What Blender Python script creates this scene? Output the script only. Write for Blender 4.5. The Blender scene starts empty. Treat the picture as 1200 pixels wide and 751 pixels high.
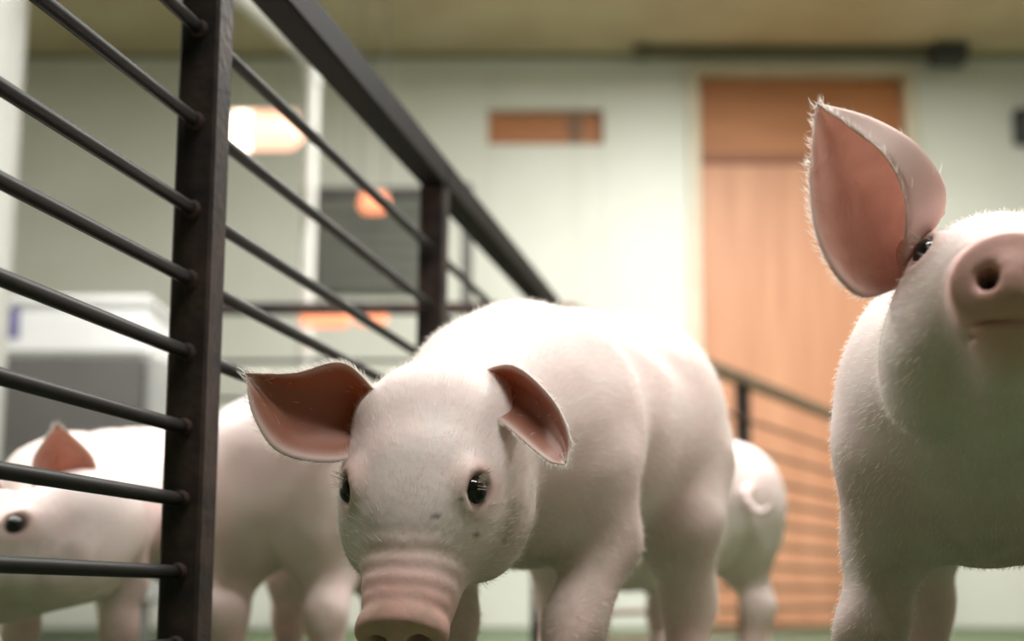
import bpy, math, random
import numpy as np
from mathutils import Vector, Matrix

random.seed(7)
RNG = np.random.default_rng(11)
SC = bpy.context.scene
COL = SC.collection

# ---------------------------------------------------------------- camera
F = 1800.0            # focal length in pixels of the 1200 px wide frame
CAMH = 0.12           # lens height above the slatted floor
TILT = math.radians(6.0)
PPY = 508.0           # row of the principal point
cam_d = bpy.data.cameras.new('camera')
cam = bpy.data.objects.new('camera', cam_d)
COL.objects.link(cam)
cam.location = (0, 0, CAMH)
cam.rotation_euler = (math.pi / 2 + TILT, 0, 0)
cam_d.sensor_width = 36.0
cam_d.lens = F / 1200.0 * 36.0
cam_d.shift_y = (PPY - 375.5) / 1200.0
cam_d.clip_start = 0.02
cam_d.dof.use_dof = True
cam_d.dof.focus_distance = 0.97
cam_d.dof.aperture_fstop = 4.6
SC.camera = cam

# ---------------------------------------------------------------- world, exposure, ceiling lamps' light
w = bpy.data.worlds.new('world')
SC.world = w
w.use_nodes = True
w.node_tree.nodes['Background'].inputs[0].default_value = (0.85, 0.9, 0.85, 1)
w.node_tree.nodes['Background'].inputs[1].default_value = 0.05
SC.view_settings.view_transform = 'Standard'
SC.view_settings.look = 'None'
SC.view_settings.gamma = 1.0
SC.view_settings.use_curve_mapping = False
SC.view_settings.exposure = 0.75

ROOM = dict(x0=-2.7, x1=2.3, y0=-3.4, y1=5.7, top=2.17)
# (x, y, length, power): fluorescent battens on the ceiling; the nearest is added as front fill
LAMPS = [(-0.6, 2.1, 1.2, 22), (0.75, 2.1, 1.2, 32), (0.3, 0.5, 1.2, 18), (-1.5, 2.3, 1.2, 28), (0.8, 4.2, 1.2, 44)]


def at(px, py, Y):
    """world point on the plane y = Y that the frame shows at pixel (px, py)"""
    u, v = (px - 600.0) / F, (PPY - py) / F
    d = Vector((u, math.cos(TILT) - v * math.sin(TILT), math.sin(TILT) + v * math.cos(TILT)))
    p = d * (Y / d.y)
    return Vector((p.x, p.y, p.z + CAMH))


# ---------------------------------------------------------------- helpers
def tag(o, label=None, cat=None, group=None, kind=None):
    if label: o['label'] = label
    if cat: o['category'] = cat
    if group: o['group'] = group
    if kind: o['kind'] = kind
    return o


def empty(name, loc=(0, 0, 0), rz=0.0):
    o = bpy.data.objects.new(name, None)
    o.empty_display_size = 0.05
    COL.objects.link(o)
    o.location = loc
    o.rotation_euler = (0, 0, rz)
    return o


class MB:
    """collects shapes of one part"""
    def __init__(self):
        self.v, self.f = [], []

    def add(self, vs, fs):
        n = len(self.v)
        self.v += [tuple(p) for p in vs]
        self.f += [tuple(i + n for i in q) for q in fs]
        return self

    def box(self, lo, hi, bev=0.0, M=None):
        x0, y0, z0 = lo; x1, y1, z1 = hi
        if bev <= 0:
            vs = [(x0, y0, z0), (x1, y0, z0), (x1, y1, z0), (x0, y1, z0), (x0, y0, z1), (x1, y0, z1), (x1, y1, z1), (x0, y1, z1)]
            fs = [(0, 3, 2, 1), (4, 5, 6, 7), (0, 1, 5, 4), (1, 2, 6, 5), (2, 3, 7, 6), (3, 0, 4, 7)]
        else:
            b = bev
            vs, fs = [], []
            def ring(z, i):
                return [(x0 + i + (b if i == 0 else 0), y0 + i, z), (x1 - i - (b if i == 0 else 0), y0 + i, z), (x1 - i, y0 + i + (b if i == 0 else 0), z), (x1 - i, y1 - i - (b if i == 0 else 0), z),
                        (x1 - i - (b if i == 0 else 0), y1 - i, z), (x0 + i + (b if i == 0 else 0), y1 - i, z), (x0 + i, y1 - i - (b if i == 0 else 0), z), (x0 + i, y0 + i + (b if i == 0 else 0), z)]
            for z, i in ((z0, b), (z0 + b, 0), (z1 - b, 0), (z1, b)):
                vs += ring(z, i)
            for r in range(3):
                for k in range(8):
                    a = r * 8 + k; c = r * 8 + (k + 1) % 8
                    fs.append((a, c, c + 8, a + 8))
            fs.append(tuple(range(7, -1, -1))); fs.append(tuple(range(24, 32)))
        if M is not None:
            vs = [tuple(M @ Vector(p)) for p in vs]
        return self.add(vs, fs)

    def tube(self, pts, r, seg=12, cap=True):
        pts = [Vector(p) for p in pts]
        rs = r if isinstance(r, (list, tuple)) else [r] * len(pts)
        vs, fs = [], []
        n = len(pts)
        up = None
        for i, p in enumerate(pts):
            t = (pts[min(i + 1, n - 1)] - pts[max(i - 1, 0)]).normalized()
            if up is None:
                up = Vector((0, 0, 1)) if abs(t.z) < 0.9 else Vector((1, 0, 0))
            s = t.cross(up).normalized(); up = s.cross(t).normalized()
            for k in range(seg):
                a = 2 * math.pi * k / seg
                vs.append(p + (s * math.cos(a) + up * math.sin(a)) * rs[i])
        for i in range(n - 1):
            for k in range(seg):
                a = i * seg + k; b = i * seg + (k + 1) % seg
                fs.append((a, b, b + seg, a + seg))
        if cap:
            fs.append(tuple(range(seg - 1, -1, -1)))
            fs.append(tuple(range((n - 1) * seg, n * seg)))
        return self.add(vs, fs)

    def beam(self, a, b, w, h, bev=0.002, up=Vector((0, 0, 1))):
        """square-section bar from a to b"""
        a, b = Vector(a), Vector(b)
        t = (b - a); L = t.length; t.normalize()
        if abs(t.dot(up)) > 0.95: up = Vector((0, 1, 0))
        s = t.cross(up).normalized(); u = s.cross(t).normalized()
        M = Matrix(((s.x, t.x, u.x, a.x), (s.y, t.y, u.y, a.y), (s.z, t.z, u.z, a.z), (0, 0, 0, 1)))
        return self.box((-w / 2, 0, -h / 2), (w / 2, L, h / 2), bev, M)

    def build(self, name, mat, parent=None, smooth=False):
        me = bpy.data.meshes.new(name)
        me.from_pydata(self.v, [], self.f)
        me.update()
        if smooth:
            me.polygons.foreach_set('use_smooth', [True] * len(me.polygons))
            try: me.set_sharp_from_angle(angle=math.radians(40))
            except Exception: pass
        o = bpy.data.objects.new(name, me)
        COL.objects.link(o)
        if mat: me.materials.append(mat)
        if parent: o.parent = parent
        return o


# ---------------------------------------------------------------- materials
def new_mat(name):
    m = bpy.data.materials.new(name)
    m.use_nodes = True
    nt = m.node_tree
    return m, nt, nt.nodes, nt.links, nt.nodes['Principled BSDF']


def noisy(name, c1, c2, scale=8.0, rough=0.6, bump=0.0, bscale=60.0, stretch=(1, 1, 1), metallic=0.0, detail=4.0, lo=0.35, hi=0.65, spec=0.5):
    m, nt, N, L, B = new_mat(name)
    tc = N.new('ShaderNodeTexCoord'); mp = N.new('ShaderNodeMapping'); mp.inputs['Scale'].default_value = stretch
    L.new(tc.outputs['Object'], mp.inputs['Vector'])
    nz = N.new('ShaderNodeTexNoise'); nz.inputs['Scale'].default_value = scale; nz.inputs['Detail'].default_value = detail
    L.new(mp.outputs['Vector'], nz.inputs['Vector'])
    cr = N.new('ShaderNodeValToRGB')
    cr.color_ramp.elements[0].position = lo; cr.color_ramp.elements[0].color = (*c1, 1)
    cr.color_ramp.elements[1].position = hi; cr.color_ramp.elements[1].color = (*c2, 1)
    L.new(nz.outputs['Fac'], cr.inputs['Fac']); L.new(cr.outputs['Color'], B.inputs['Base Color'])
    B.inputs['Roughness'].default_value = rough; B.inputs['Metallic'].default_value = metallic
    B.inputs['Specular IOR Level'].default_value = spec
    if bump:
        n2 = N.new('ShaderNodeTexNoise'); n2.inputs['Scale'].default_value = bscale
        L.new(mp.outputs['Vector'], n2.inputs['Vector'])
        bp = N.new('ShaderNodeBump'); bp.inputs['Strength'].default_value = bump; bp.inputs['Distance'].default_value = 0.01
        L.new(n2.outputs['Fac'], bp.inputs['Height']); L.new(bp.outputs['Normal'], B.inputs['Normal'])
    return m


def emissive(name, c, s):
    m, nt, N, L, B = new_mat(name)
    B.inputs['Base Color'].default_value = (*c, 1)
    B.inputs['Emission Color'].default_value = (*c, 1)
    B.inputs['Emission Strength'].default_value = s
    return m


M_wall = noisy('wall_paint', (0.69, 0.71, 0.63), (0.74, 0.76, 0.69), 2.5, 0.45)
M_sidewall = noisy('side_wall_paint', (0.30, 0.30, 0.25), (0.36, 0.36, 0.30), 2.5, 0.6)
M_frontwall = noisy('dark_concrete', (0.14, 0.14, 0.13), (0.2, 0.2, 0.18), 2.5, 0.8)
M_ceil = noisy('ceiling_board', (0.54, 0.46, 0.28), (0.64, 0.56, 0.36), 3.0, 0.7)
M_crown = noisy('crown_trim', (0.20, 0.19, 0.09), (0.25, 0.23, 0.12), 5.0, 0.6)
M_frame = noisy('door_frame_paint', (0.66, 0.6, 0.46), (0.72, 0.66, 0.52), 6.0, 0.5)
M_door = noisy('door_wood', (0.56, 0.26, 0.14), (0.66, 0.33, 0.19), 3.0, 0.5, stretch=(6, 6, 0.5))
M_door_up = noisy('transom_wood', (0.44, 0.17, 0.06), (0.52, 0.21, 0.08), 3.0, 0.5, stretch=(1, 1, 5))
M_shadow_rail_wood = noisy('shadow_rail_wood', (0.24, 0.085, 0.03), (0.30, 0.11, 0.04), 4.0, 0.5, stretch=(1, 1, 5))  # darker tone painted in place of a shadow line over the door leaf
M_steel = noisy('dark_steel', (0.012, 0.011, 0.012), (0.055, 0.036, 0.030), 22.0, 0.55, bump=0.10, bscale=120, spec=0.22)
M_rail = noisy('black_rail', (0.003, 0.003, 0.003), (0.010, 0.008, 0.007), 22.0, 0.6, spec=0.12)
M_rod = noisy('rod_steel', (0.005, 0.005, 0.005), (0.011, 0.010, 0.009), 30.0, 0.5, spec=0.2)
M_rust = noisy('weld_rust', (0.02, 0.011, 0.008), (0.05, 0.022, 0.014), 90.0, 0.8)
M_bronze = noisy('brown_rail', (0.20, 0.13, 0.08), (0.28, 0.19, 0.12), 20.0, 0.5)
M_brod = noisy('tan_rod', (0.22, 0.12, 0.07), (0.28, 0.16, 0.10), 20.0, 0.5)
M_floor = noisy('green_plastic_slats', (0.05, 0.08, 0.03), (0.085, 0.12, 0.05), 9.0, 0.5)
M_pit = noisy('pit_concrete', (0.04, 0.045, 0.03), (0.07, 0.07, 0.05), 4.0, 0.9)
M_pvc = noisy('white_pvc', (0.70, 0.70, 0.66), (0.78, 0.78, 0.75), 5.0, 0.35)
M_colm = noisy('dull_white_plastic', (0.40, 0.40, 0.37), (0.46, 0.46, 0.43), 5.0, 0.5)
M_grey = noisy('grey_plastic', (0.095, 0.09, 0.085), (0.12, 0.115, 0.11), 5.0, 0.5)
M_greyd = noisy('grey_green_panel', (0.14, 0.15, 0.13), (0.17, 0.18, 0.155), 5.0, 0.5)
M_white = noisy('white_plastic', (0.80, 0.80, 0.82), (0.85, 0.85, 0.86), 4.0, 0.4)
M_blue = noisy('violet_print', (0.12, 0.11, 0.28), (0.2, 0.18, 0.38), 20.0, 0.5)
M_heat = emissive('hot_orange_glass', (1.0, 0.33, 0.17), 0.75)
M_glow = emissive('pale_hot_glass', (1.0, 0.52, 0.36), 0.95)
M_hot = emissive('hot_white_glass', (1.0, 0.80, 0.62), 3.5)
M_lamp = emissive('fluorescent_tube', (1.0, 0.98, 0.9), 6.0)
M_box = noisy('dark_box', (0.03, 0.035, 0.035), (0.05, 0.055, 0.055), 8.0, 0.5)
M_cond = noisy('conduit_paint', (0.11, 0.10, 0.06), (0.14, 0.13, 0.08), 8.0, 0.6)


def skin_material():
    m, nt, N, L, B = new_mat('pig_skin')
    at_ = N.new('ShaderNodeAttribute'); at_.attribute_name = 'tint'
    sep = N.new('ShaderNodeSeparateColor'); L.new(at_.outputs['Color'], sep.inputs['Color'])
    tc = N.new('ShaderNodeTexCoord')
    nz = N.new('ShaderNodeTexNoise'); nz.inputs['Scale'].default_value = 14; nz.inputs['Detail'].default_value = 6
    L.new(tc.outputs['Object'], nz.inputs['Vector'])
    base = N.new('ShaderNodeValToRGB')
    base.color_ramp.elements[0].position = 0.3; base.color_ramp.elements[0].color = (0.74, 0.58, 0.56, 1)
    base.color_ramp.elements[1].position = 0.62; base.color_ramp.elements[1].color = (0.85, 0.73, 0.71, 1)
    L.new(nz.outputs['Fac'], base.inputs['Fac'])
    def mix(fac, a, col):
        mx = N.new('ShaderNodeMix'); mx.data_type = 'RGBA'
        L.new(fac, mx.inputs[0]); L.new(a, mx.inputs[6]); mx.inputs[7].default_value = (*col, 1)
        return mx.outputs[2]
    c = mix(sep.outputs[0], base.outputs['Color'], (0.74, 0.40, 0.35))
    # muddy stains: blotches of their own shape
    n2 = N.new('ShaderNodeTexNoise'); n2.inputs['Scale'].default_value = 34; n2.inputs['Detail'].default_value = 5
    L.new(tc.outputs['Object'], n2.inputs['Vector'])
    mr = N.new('ShaderNodeMapRange'); mr.inputs[1].default_value = 0.45; mr.inputs[2].default_value = 0.7
    L.new(n2.outputs['Fac'], mr.inputs[0])
    mu = N.new('ShaderNodeMath'); mu.operation = 'MULTIPLY'
    L.new(mr.outputs[0], mu.inputs[0]); L.new(sep.outputs[1], mu.inputs[1])
    c = mix(mu.outputs[0], c, (0.22, 0.22, 0.12))
    c = mix(sep.outputs[2], c, (0.03, 0.02, 0.018))
    L.new(c, B.inputs['Base Color'])
    B.inputs['Roughness'].default_value = 0.55
    B.inputs['Specular IOR Level'].default_value = 0.35
    B.inputs['Subsurface Weight'].default_value = 0.25
    B.inputs['Subsurface Radius'].default_value = (1.0, 0.4, 0.25)
    B.inputs['Subsurface Scale'].default_value = 0.006
    # fine pores and creases
    n3 = N.new('ShaderNodeTexNoise'); n3.inputs['Scale'].default_value = 170; n3.inputs['Detail'].default_value = 3
    L.new(tc.outputs['Object'], n3.inputs['Vector'])
    bp = N.new('ShaderNodeBump'); bp.inputs['Strength'].default_value = 0.09; bp.inputs['Distance'].default_value = 0.004
    L.new(n3.outputs['Fac'], bp.inputs['Height']); L.new(bp.outputs['Normal'], B.inputs['Normal'])
    return m


def ear_material():
    m, nt, N, L, B = new_mat('pig_ear_skin')
    at_ = N.new('ShaderNodeAttribute'); at_.attribute_name = 'tint'
    sep = N.new('ShaderNodeSeparateColor'); L.new(at_.outputs['Color'], sep.inputs['Color'])
    tc = N.new('ShaderNodeTexCoord')
    nz = N.new('ShaderNodeTexNoise'); nz.inputs['Scale'].default_value = 45; nz.inputs['Detail'].default_value = 5
    nz.inputs['Distortion'].default_value = 0.8
    L.new(tc.outputs['Object'], nz.inputs['Vector'])
    inner = N.new('ShaderNodeValToRGB')
    inner.color_ramp.elements[0].position = 0.32; inner.color_ramp.elements[0].color = (0.50, 0.25, 0.19, 1)
    inner.color_ramp.elements[1].position = 0.62; inner.color_ramp.elements[1].color = (0.72, 0.48, 0.41, 1)
    L.new(nz.outputs['Fac'], inner.inputs['Fac'])
    mx = N.new('ShaderNodeMix'); mx.data_type = 'RGBA'
    mx.inputs[6].default_value = (0.84, 0.70, 0.66, 1)
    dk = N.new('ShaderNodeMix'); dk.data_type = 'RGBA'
    L.new(sep.outputs[1], dk.inputs[0]); L.new(inner.outputs['Color'], dk.inputs[6]); dk.inputs[7].default_value = (0.27, 0.095, 0.05, 1)  # dark red tone paints the shade inside the ear
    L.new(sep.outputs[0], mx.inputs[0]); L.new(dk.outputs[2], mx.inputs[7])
    L.new(mx.outputs[2], B.inputs['Base Color'])
    B.inputs['Roughness'].default_value = 0.55
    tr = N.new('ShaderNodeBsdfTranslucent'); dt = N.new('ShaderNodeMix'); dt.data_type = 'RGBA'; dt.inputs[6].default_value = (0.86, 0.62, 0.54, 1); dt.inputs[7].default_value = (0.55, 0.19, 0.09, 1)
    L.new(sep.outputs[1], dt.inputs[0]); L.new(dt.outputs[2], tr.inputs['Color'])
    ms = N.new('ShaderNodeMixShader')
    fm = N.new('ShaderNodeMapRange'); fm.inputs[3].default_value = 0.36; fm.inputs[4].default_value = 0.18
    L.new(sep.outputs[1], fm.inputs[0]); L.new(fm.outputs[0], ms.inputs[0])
    L.new(B.outputs[0], ms.inputs[1]); L.new(tr.outputs[0], ms.inputs[2])
    out = [n for n in N if n.type == 'OUTPUT_MATERIAL'][0]
    L.new(ms.outputs[0], out.inputs['Surface'])
    return m


M_skin = skin_material()
M_ear = ear_material()
M_eye, _, _, _, B_ = new_mat('pig_eye')
B_.inputs['Base Color'].default_value = (0.012, 0.009, 0.008, 1); B_.inputs['Roughness'].default_value = 0.08
M_lash, _, _, _, B_ = new_mat('pale_lash')
B_.inputs['Base Color'].default_value = (0.7, 0.6, 0.5, 1)
M_hair, _, _, _, B_ = new_mat('white_bristle')
B_.inputs['Base Color'].default_value = (0.92, 0.89, 0.83, 1); B_.inputs['Roughness'].default_value = 0.45
nt_ = M_hair.node_tree
tr_ = nt_.nodes.new('ShaderNodeBsdfTranslucent'); tr_.inputs['Color'].default_value = (0.95, 0.92, 0.86, 1)
ms_ = nt_.nodes.new('ShaderNodeMixShader'); ms_.inputs[0].default_value = 0.55
nt_.links.new(B_.outputs[0], ms_.inputs[1]); nt_.links.new(tr_.outputs[0], ms_.inputs[2])
nt_.links.new(ms_.outputs[0], [n for n in nt_.nodes if n.type == 'OUTPUT_MATERIAL'][0].inputs['Surface'])

# ================================================================ the room
X0, X1, Y0, Y1, TOP = ROOM['x0'], ROOM['x1'], ROOM['y0'], ROOM['y1'], ROOM['top']


def wpx(px, py):       # a point of the back wall plane
    return at(px, py, Y1)


D_l, D_r, D_t = wpx(823, 400).x, wpx(1060, 100).x, wpx(900, 88).z
W_l, W_r, W_t, W_b = wpx(572, 150).x, wpx(707, 150).x, wpx(640, 128).z, wpx(640, 169).z

wb = tag(empty('wall_back', (0, Y1, 0)), kind='structure')
def wall_piece(xa, xb, za, zb):
    g = 0.0003
    MB().box((xa + g, 0, za), (xb - g, 0.08, zb), 0.0015).build('wall_panel', M_wall, wb)
edges = [X0]
step = 0.335
x = X0
cuts = sorted([W_l, W_r, D_l - 0.045, D_r + 0.045])
while x < X1 - 1e-6:
    nx = min(x + step, X1)
    for c in cuts:
        if x + 1e-6 < c < nx: nx = c
    mid = (x + nx) / 2
    if D_l - 0.045 < mid < D_r + 0.045:
        wall_piece(x, nx, D_t + 0.045, TOP)
    elif W_l < mid < W_r:
        wall_piece(x, nx, 0, W_b); wall_piece(x, nx, W_t, TOP)
    else:
        wall_piece(x, nx, 0, TOP)
    x = nx
MB().box((X0 - 0.1, 0.081, 0), (X1 + 0.1, 0.16, TOP + 0.1)).build('backing', M_wall, wb)

wl = tag(MB().box((X0 - 0.1, Y0, 0), (X0, Y1 + 0.1, TOP)).build('wall_left', M_sidewall), kind='structure')
wr = tag(MB().box((X1, Y0, 0), (X1 + 0.1, Y1 + 0.1, TOP)).build('wall_right', M_sidewall), kind='structure')
wf = tag(MB().box((X0 - 0.1, Y0 - 0.1, 0), (X1 + 0.1, Y0, TOP)).build('wall_front', M_frontwall), kind='structure')
ce = tag(empty('ceiling', (0, 0, TOP)), kind='structure')
yy = Y1
while yy > Y0:
    MB().box((X0, max(yy - 0.6, Y0) + 0.002, 0), (X1, yy - 0.002, 0.02), 0.003).build('ceiling_board', M_ceil, ce)
    yy -= 0.6
MB().box((X0 - 0.1, Y0 - 0.1, 0.021), (X1 + 0.1, Y1 + 0.1, 0.08)).build('ceiling_deck', M_ceil, ce)
zt = wpx(600, 62).z
tag(MB().box((X0, Y1 - 0.035, zt), (X1, Y1 - 0.001, TOP - 0.001), 0.006).build('trim_1', M_crown), kind='structure')

# green slatted plastic floor: tiles with real slots
fl = tag(empty('floor', (0, 0, 0)), kind='structure')
TW, TL, SL = 0.5, 0.6, 20
b = MB()
pitch = TL / SL
for k in range(SL):
    y0 = k * pitch
    b.box((0.004, y0 + 0.004, -0.03), (TW - 0.004, y0 + pitch - 0.008, 0.0), 0.002)
for xx in (0.004, TW / 2 - 0.012, TW - 0.028):
    b.box((xx, 0.002, -0.045), (xx + 0.024, TL - 0.002, -0.004))
tile0 = b.build('floor_tile', M_floor, fl)
first = True
for i in range(10):
    for j in range(15):
        xx, yy = X0 + i * TW, Y1 - (j + 1) * TL
        if first:
            tile0.location = (xx, yy, 0); first = False
        else:
            t = tile0.copy(); COL.objects.link(t); t.parent = fl; t.location = (xx, yy, 0)
MB().box((X0 - 0.1, Y0 - 0.1, -0.4), (X1 + 0.1, Y1 + 0.1, -0.3)).build('pit_bottom', M_pit, fl)

# door with transom board, recessed in a cream frame
dr = tag(empty('door_1', ((D_l + D_r) / 2, Y1, 0)), kind='structure')
hw = (D_r - D_l) / 2
z1, z2 = wpx(900, 188).z, wpx(900, 178).z
MB().box((-hw, 0.045, 0.01), (hw, 0.078, z1), 0.003).build('door_leaf', M_door, dr)
MB().box((-hw, 0.03, z1), (hw, 0.078, z2), 0.003).build('door_shadow_rail', M_shadow_rail_wood, dr)
MB().box((-hw, 0.05, z2), (hw, 0.078, D_t), 0.003).build('transom_board', M_door_up, dr)
for s in (-1, 1):
    xa, xb = sorted((s * hw, s * (hw + 0.045)))
    MB().box((xa, -0.02, 0), (xb, 0.08, D_t + 0.045), 0.004).build('frame_post', M_frame, dr)
MB().box((-hw, -0.02, D_t), (hw, 0.08, D_t + 0.045), 0.004).build('frame_head', M_frame, dr)

# small slot window closed with an orange board
wi = tag(empty('window_1', ((W_l + W_r) / 2, Y1, W_b)), kind='structure')
ww, wh = (W_r - W_l) / 2, W_t - W_b
xs = wpx(667, 150).x - (W_l + W_r) / 2
MB().box((-ww, 0.06, 0), (xs, 0.079, wh), 0.002).build('board', M_door_up, wi)
MB().box((xs + 0.05, 0.06, 0), (ww, 0.079, wh), 0.002).build('board', M_door_up, wi)
MB().box((xs + 0.002, 0.05, 0), (xs + 0.048, 0.079, wh), 0.002).build('batten', M_brod, wi)

# conduit along the ceiling edge with a junction box
cd = empty('ceiling_conduit', at(940, 42, Y1 - 0.12))
tag(cd, 'dark conduit running under the ceiling above the orange door', 'conduit')
ca, cb = at(752, 40, Y1 - 0.12) - cd.location, at(1090, 44, Y1 - 0.12) - cd.location
zc = TOP - 0.018 - cd.location.z
MB().tube([(ca.x, 0, zc), (cb.x, 0, zc)], 0.016, 10).build('pipe', M_cond, cd, True)
MB().box((cb.x, -0.05, zc - 0.055), (cb.x + 0.13, 0.05, zc + 0.017), 0.008).build('junction_box', M_box, cd)
MB().box((ca.x - 0.03, -0.03, zc - 0.03), (ca.x + 0.03, 0.03, zc + 0.017), 0.006).build('pipe_clamp', M_cond, cd)

# dark switch box on the right of the back wall
pb = at(1212, 151, Y1)
o = empty('switch_box', pb)
tag(o, 'small dark grey box on white wall at the right photo edge', 'switch box')
MB().box((-0.085, -0.05, -0.068), (0.085, -0.001, 0.068), 0.006).build('housing', M_box, o)
MB().box((-0.05, -0.058, -0.04), (0.05, -0.049, 0.04), 0.003).build('cover', M_grey, o)

# grey louvre panel on the back wall, seen between the fence posts
p0, p1 = at(366, 345, Y1), at(503, 232, Y1)
o = empty('wall_vent', ((p0.x + p1.x) / 2, Y1, p0.z))
tag(o, 'grey square vent panel on the far wall behind the fence', 'vent')
hw2, hh = (p1.x - p0.x) / 2, p1.z - p0.z
MB().box((-hw2, -0.03, 0), (hw2, -0.001, hh), 0.004).build('panel', M_greyd, o)
MB().box((-hw2 - 0.01, -0.05, hh), (hw2 + 0.01, -0.001, hh + 0.03), 0.004).build('hood_lip', M_grey, o)
for k in range(6):
    z = 0.02 + k * (hh - 0.04) / 6
    MB().box((-hw2 + 0.02, -0.042, z), (hw2 - 0.02, -0.0305, z + (hh - 0.04) / 6 - 0.006), 0.003).build('slat', M_greyd, o)

# ceiling lamps (above the frame); each carries its own light
for i, (lx, ly, ll, pw) in enumerate(LAMPS):
    o = empty('ceiling_lamp', (lx, ly, TOP))
    tag(o, ['fluorescent batten above the left fence', 'fluorescent batten above the pen in front of the door', 'added front fill batten above the two nearest piglets',
            'fluorescent batten near the far left wall', 'fluorescent batten close to the orange door'][i], 'ceiling lamp', 'fluorescent battens on the ceiling')
    MB().box((-ll / 2, -0.07, -0.05), (ll / 2, 0.07, -0.001), 0.008).build('housing', M_white, o)
    for s in (-1, 1):
        MB().tube([(-ll / 2 + 0.03, s * 0.04, -0.068), (ll / 2 - 0.03, s * 0.04, -0.068)], 0.013, 10).build('tube', M_lamp, o, True)
    ld = bpy.data.lights.new('lamp_light', 'AREA')
    ld.shape = 'RECTANGLE'; ld.size = ll; ld.size_y = 0.16; ld.energy = pw; ld.color = (1.0, 0.98, 0.94)
    lo = bpy.data.objects.new('lamp_light', ld); COL.objects.link(lo); lo.parent = o; lo.location = (0, 0, -0.09)

# ================================================================ fences
def fence(name, label, stations, top, rods, mats, skip=None, post_w=0.032, rail=(0.034, 0.036), rod_r=0.0054, post_sides=None):
    """stations: ground points of the posts; rods: heights; skip(bay, z) -> None | (t0, t1)"""
    root = empty(name, (stations[0][0], stations[0][1], 0))
    tag(root, label, 'fence', 'steel pen fences')
    o = Vector((stations[0][0], stations[0][1], 0))
    pts = [Vector((p[0], p[1], 0)) - o for p in stations]
    mp, mr, mrod = mats
    for i, p in enumerate(pts):
        t = (pts[min(i + 1, len(pts) - 1)] - pts[max(i - 1, 0)]).normalized()
        ang = math.atan2(t.y, t.x)
        q = MB().box((-post_w / 2, -post_w / 2, 0), (post_w / 2, post_w / 2, top - rail[1] / 2), 0.0025).build('post', mp, root)
        q.location = p; q.rotation_euler = (0, 0, ang)
    for i in range(len(pts) - 1):
        a, b2 = pts[i], pts[i + 1]
        up = Vector((0, 0, top))
        ext = 0.0
        MB().beam(a + up, b2 + up, rail[0], rail[1], 0.003).build('top_rail', mr, root)
        for z in rods:
            seg = (0.0, 1.0) if skip is None else skip(i, z)
            if seg is None: continue
            t = (b2 - a)
            n = t.normalized() * (post_w / 2 - 0.002)
            s, e = a + n, b2 - n
            pa, pb_ = s.lerp(e, seg[0]), s.lerp(e, seg[1])
            zz = Vector((0, 0, z))
            MB().tube([pa + zz, pb_ + zz], rod_r, 10).build('rod', mrod, root, True)
            for q, sgn in ((pa, 1), (pb_, -1)):
                if (q - a).length < 0.03 or (q - b2).length < 0.03:
                    MB().tube([q + zz - t.normalized() * sgn * 0.002, q + zz + t.normalized() * sgn * 0.007], [rod_r * 1.7, rod_r * 1.02], 10).build('weld', M_rust, root, True)
    return root


def on_line(d):       # the left fence runs away from the lens
    return (-0.238 + 0.188 * (d - 1.16), d)

RODS = [0.03, 0.085, 0.139, 0.193, 0.247, 0.304, 0.36, 0.414, 0.483, 0.556]
EPS = 1e-6
def skipA(bay, z):
    if bay == 1 and z < 0.26: return (0.0, 0.035)    # lower rods cut off behind the post: piglets walk through
    if bay == 2 and z < 0.26: return None
    return (0, 1)
fA = None
A_st = [on_line(0.44), on_line(1.16), on_line(1.9), on_line(2.8)]
fA = fence('pen_fence', 'dark steel rod fence receding along the left side past the two middle posts', A_st, 0.655, RODS, (M_steel, M_rail, M_rod), skipA)
fA.rotation_euler = (0, 0.016, 0); fA.location.x -= 0.009
ex, ey = A_st[-1]
B_st = [(ex - 0.02, ey + 0.04), (ex - 0.66, ey + 0.05)]
fence('pen_fence', 'dark steel cross fence seen behind the left fence, parallel to the far wall', B_st, 0.655, [0.556, 0.485, 0.414, 0.36, 0.304], (M_steel, M_steel, M_rod), None, rail=(0.02, 0.022), rod_r=0.0035)
C_st = [(ex + 0.03, ey + 0.06), (0.575, 3.8), (1.075, 4.8), (1.475, 5.6)]
fence('pen_fence', 'brown topped fence slanting toward the orange door behind the piglets', C_st, 0.655, RODS, (M_steel, M_bronze, M_brod), None, rail=(0.03, 0.03), rod_r=0.006)

# ================================================================ fixtures behind the left fence
def heater(label, px0, px1, py, Y, r, hot=False):
    a, b2 = at(px0, py, Y), at(px1, py, Y)
    o = empty('heat_lamp', ((a.x + b2.x) / 2, Y, a.z))
    tag(o, label, 'heat lamp', 'glowing heat lamps behind the left fence')
    L_ = (b2.x - a.x) / 2
    prof = [(-L_, 0.35), (-L_ + r * 0.25, 0.75), (-L_ + r * 0.7, 1.0), (L_ - r * 0.7, 1.0), (L_ - r * 0.25, 0.75), (L_, 0.35)]
    MB().tube([(x_, 0, 0) for x_, _ in prof], [r * k for _, k in prof], 18).build('glass_tube', M_glow if hot else M_heat, o, True)
    if hot:
        pr = [(-L_ - 0.012, 0.25), (-L_ - 0.004, 0.8), (-L_ + r * 0.6, 1.06), (-L_ + r * 1.3, 1.0)]
        MB().tube([(x_, 0, 0) for x_, _ in pr], [r * k for _, k in pr], 18).build('hot_bulb', M_hot, o, True)
    # reflector plate over the tube and its hanging cords
    MB().box((-L_ * 0.9, -r * 0.9, r * 1.05), (L_ * 0.9, r * 0.9, r * 1.05 + 0.006), 0.002).build('reflector', M_pvc, o)
    for s in (-1, 1):
        MB().tube([(s * L_ * 0.8, 0, r * 0.95), (s * L_ * 0.8, 0, TOP - a.z - 0.001)], 0.0012, 6).build('hanging_wire', M_grey, o, True)
    return o

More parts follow.
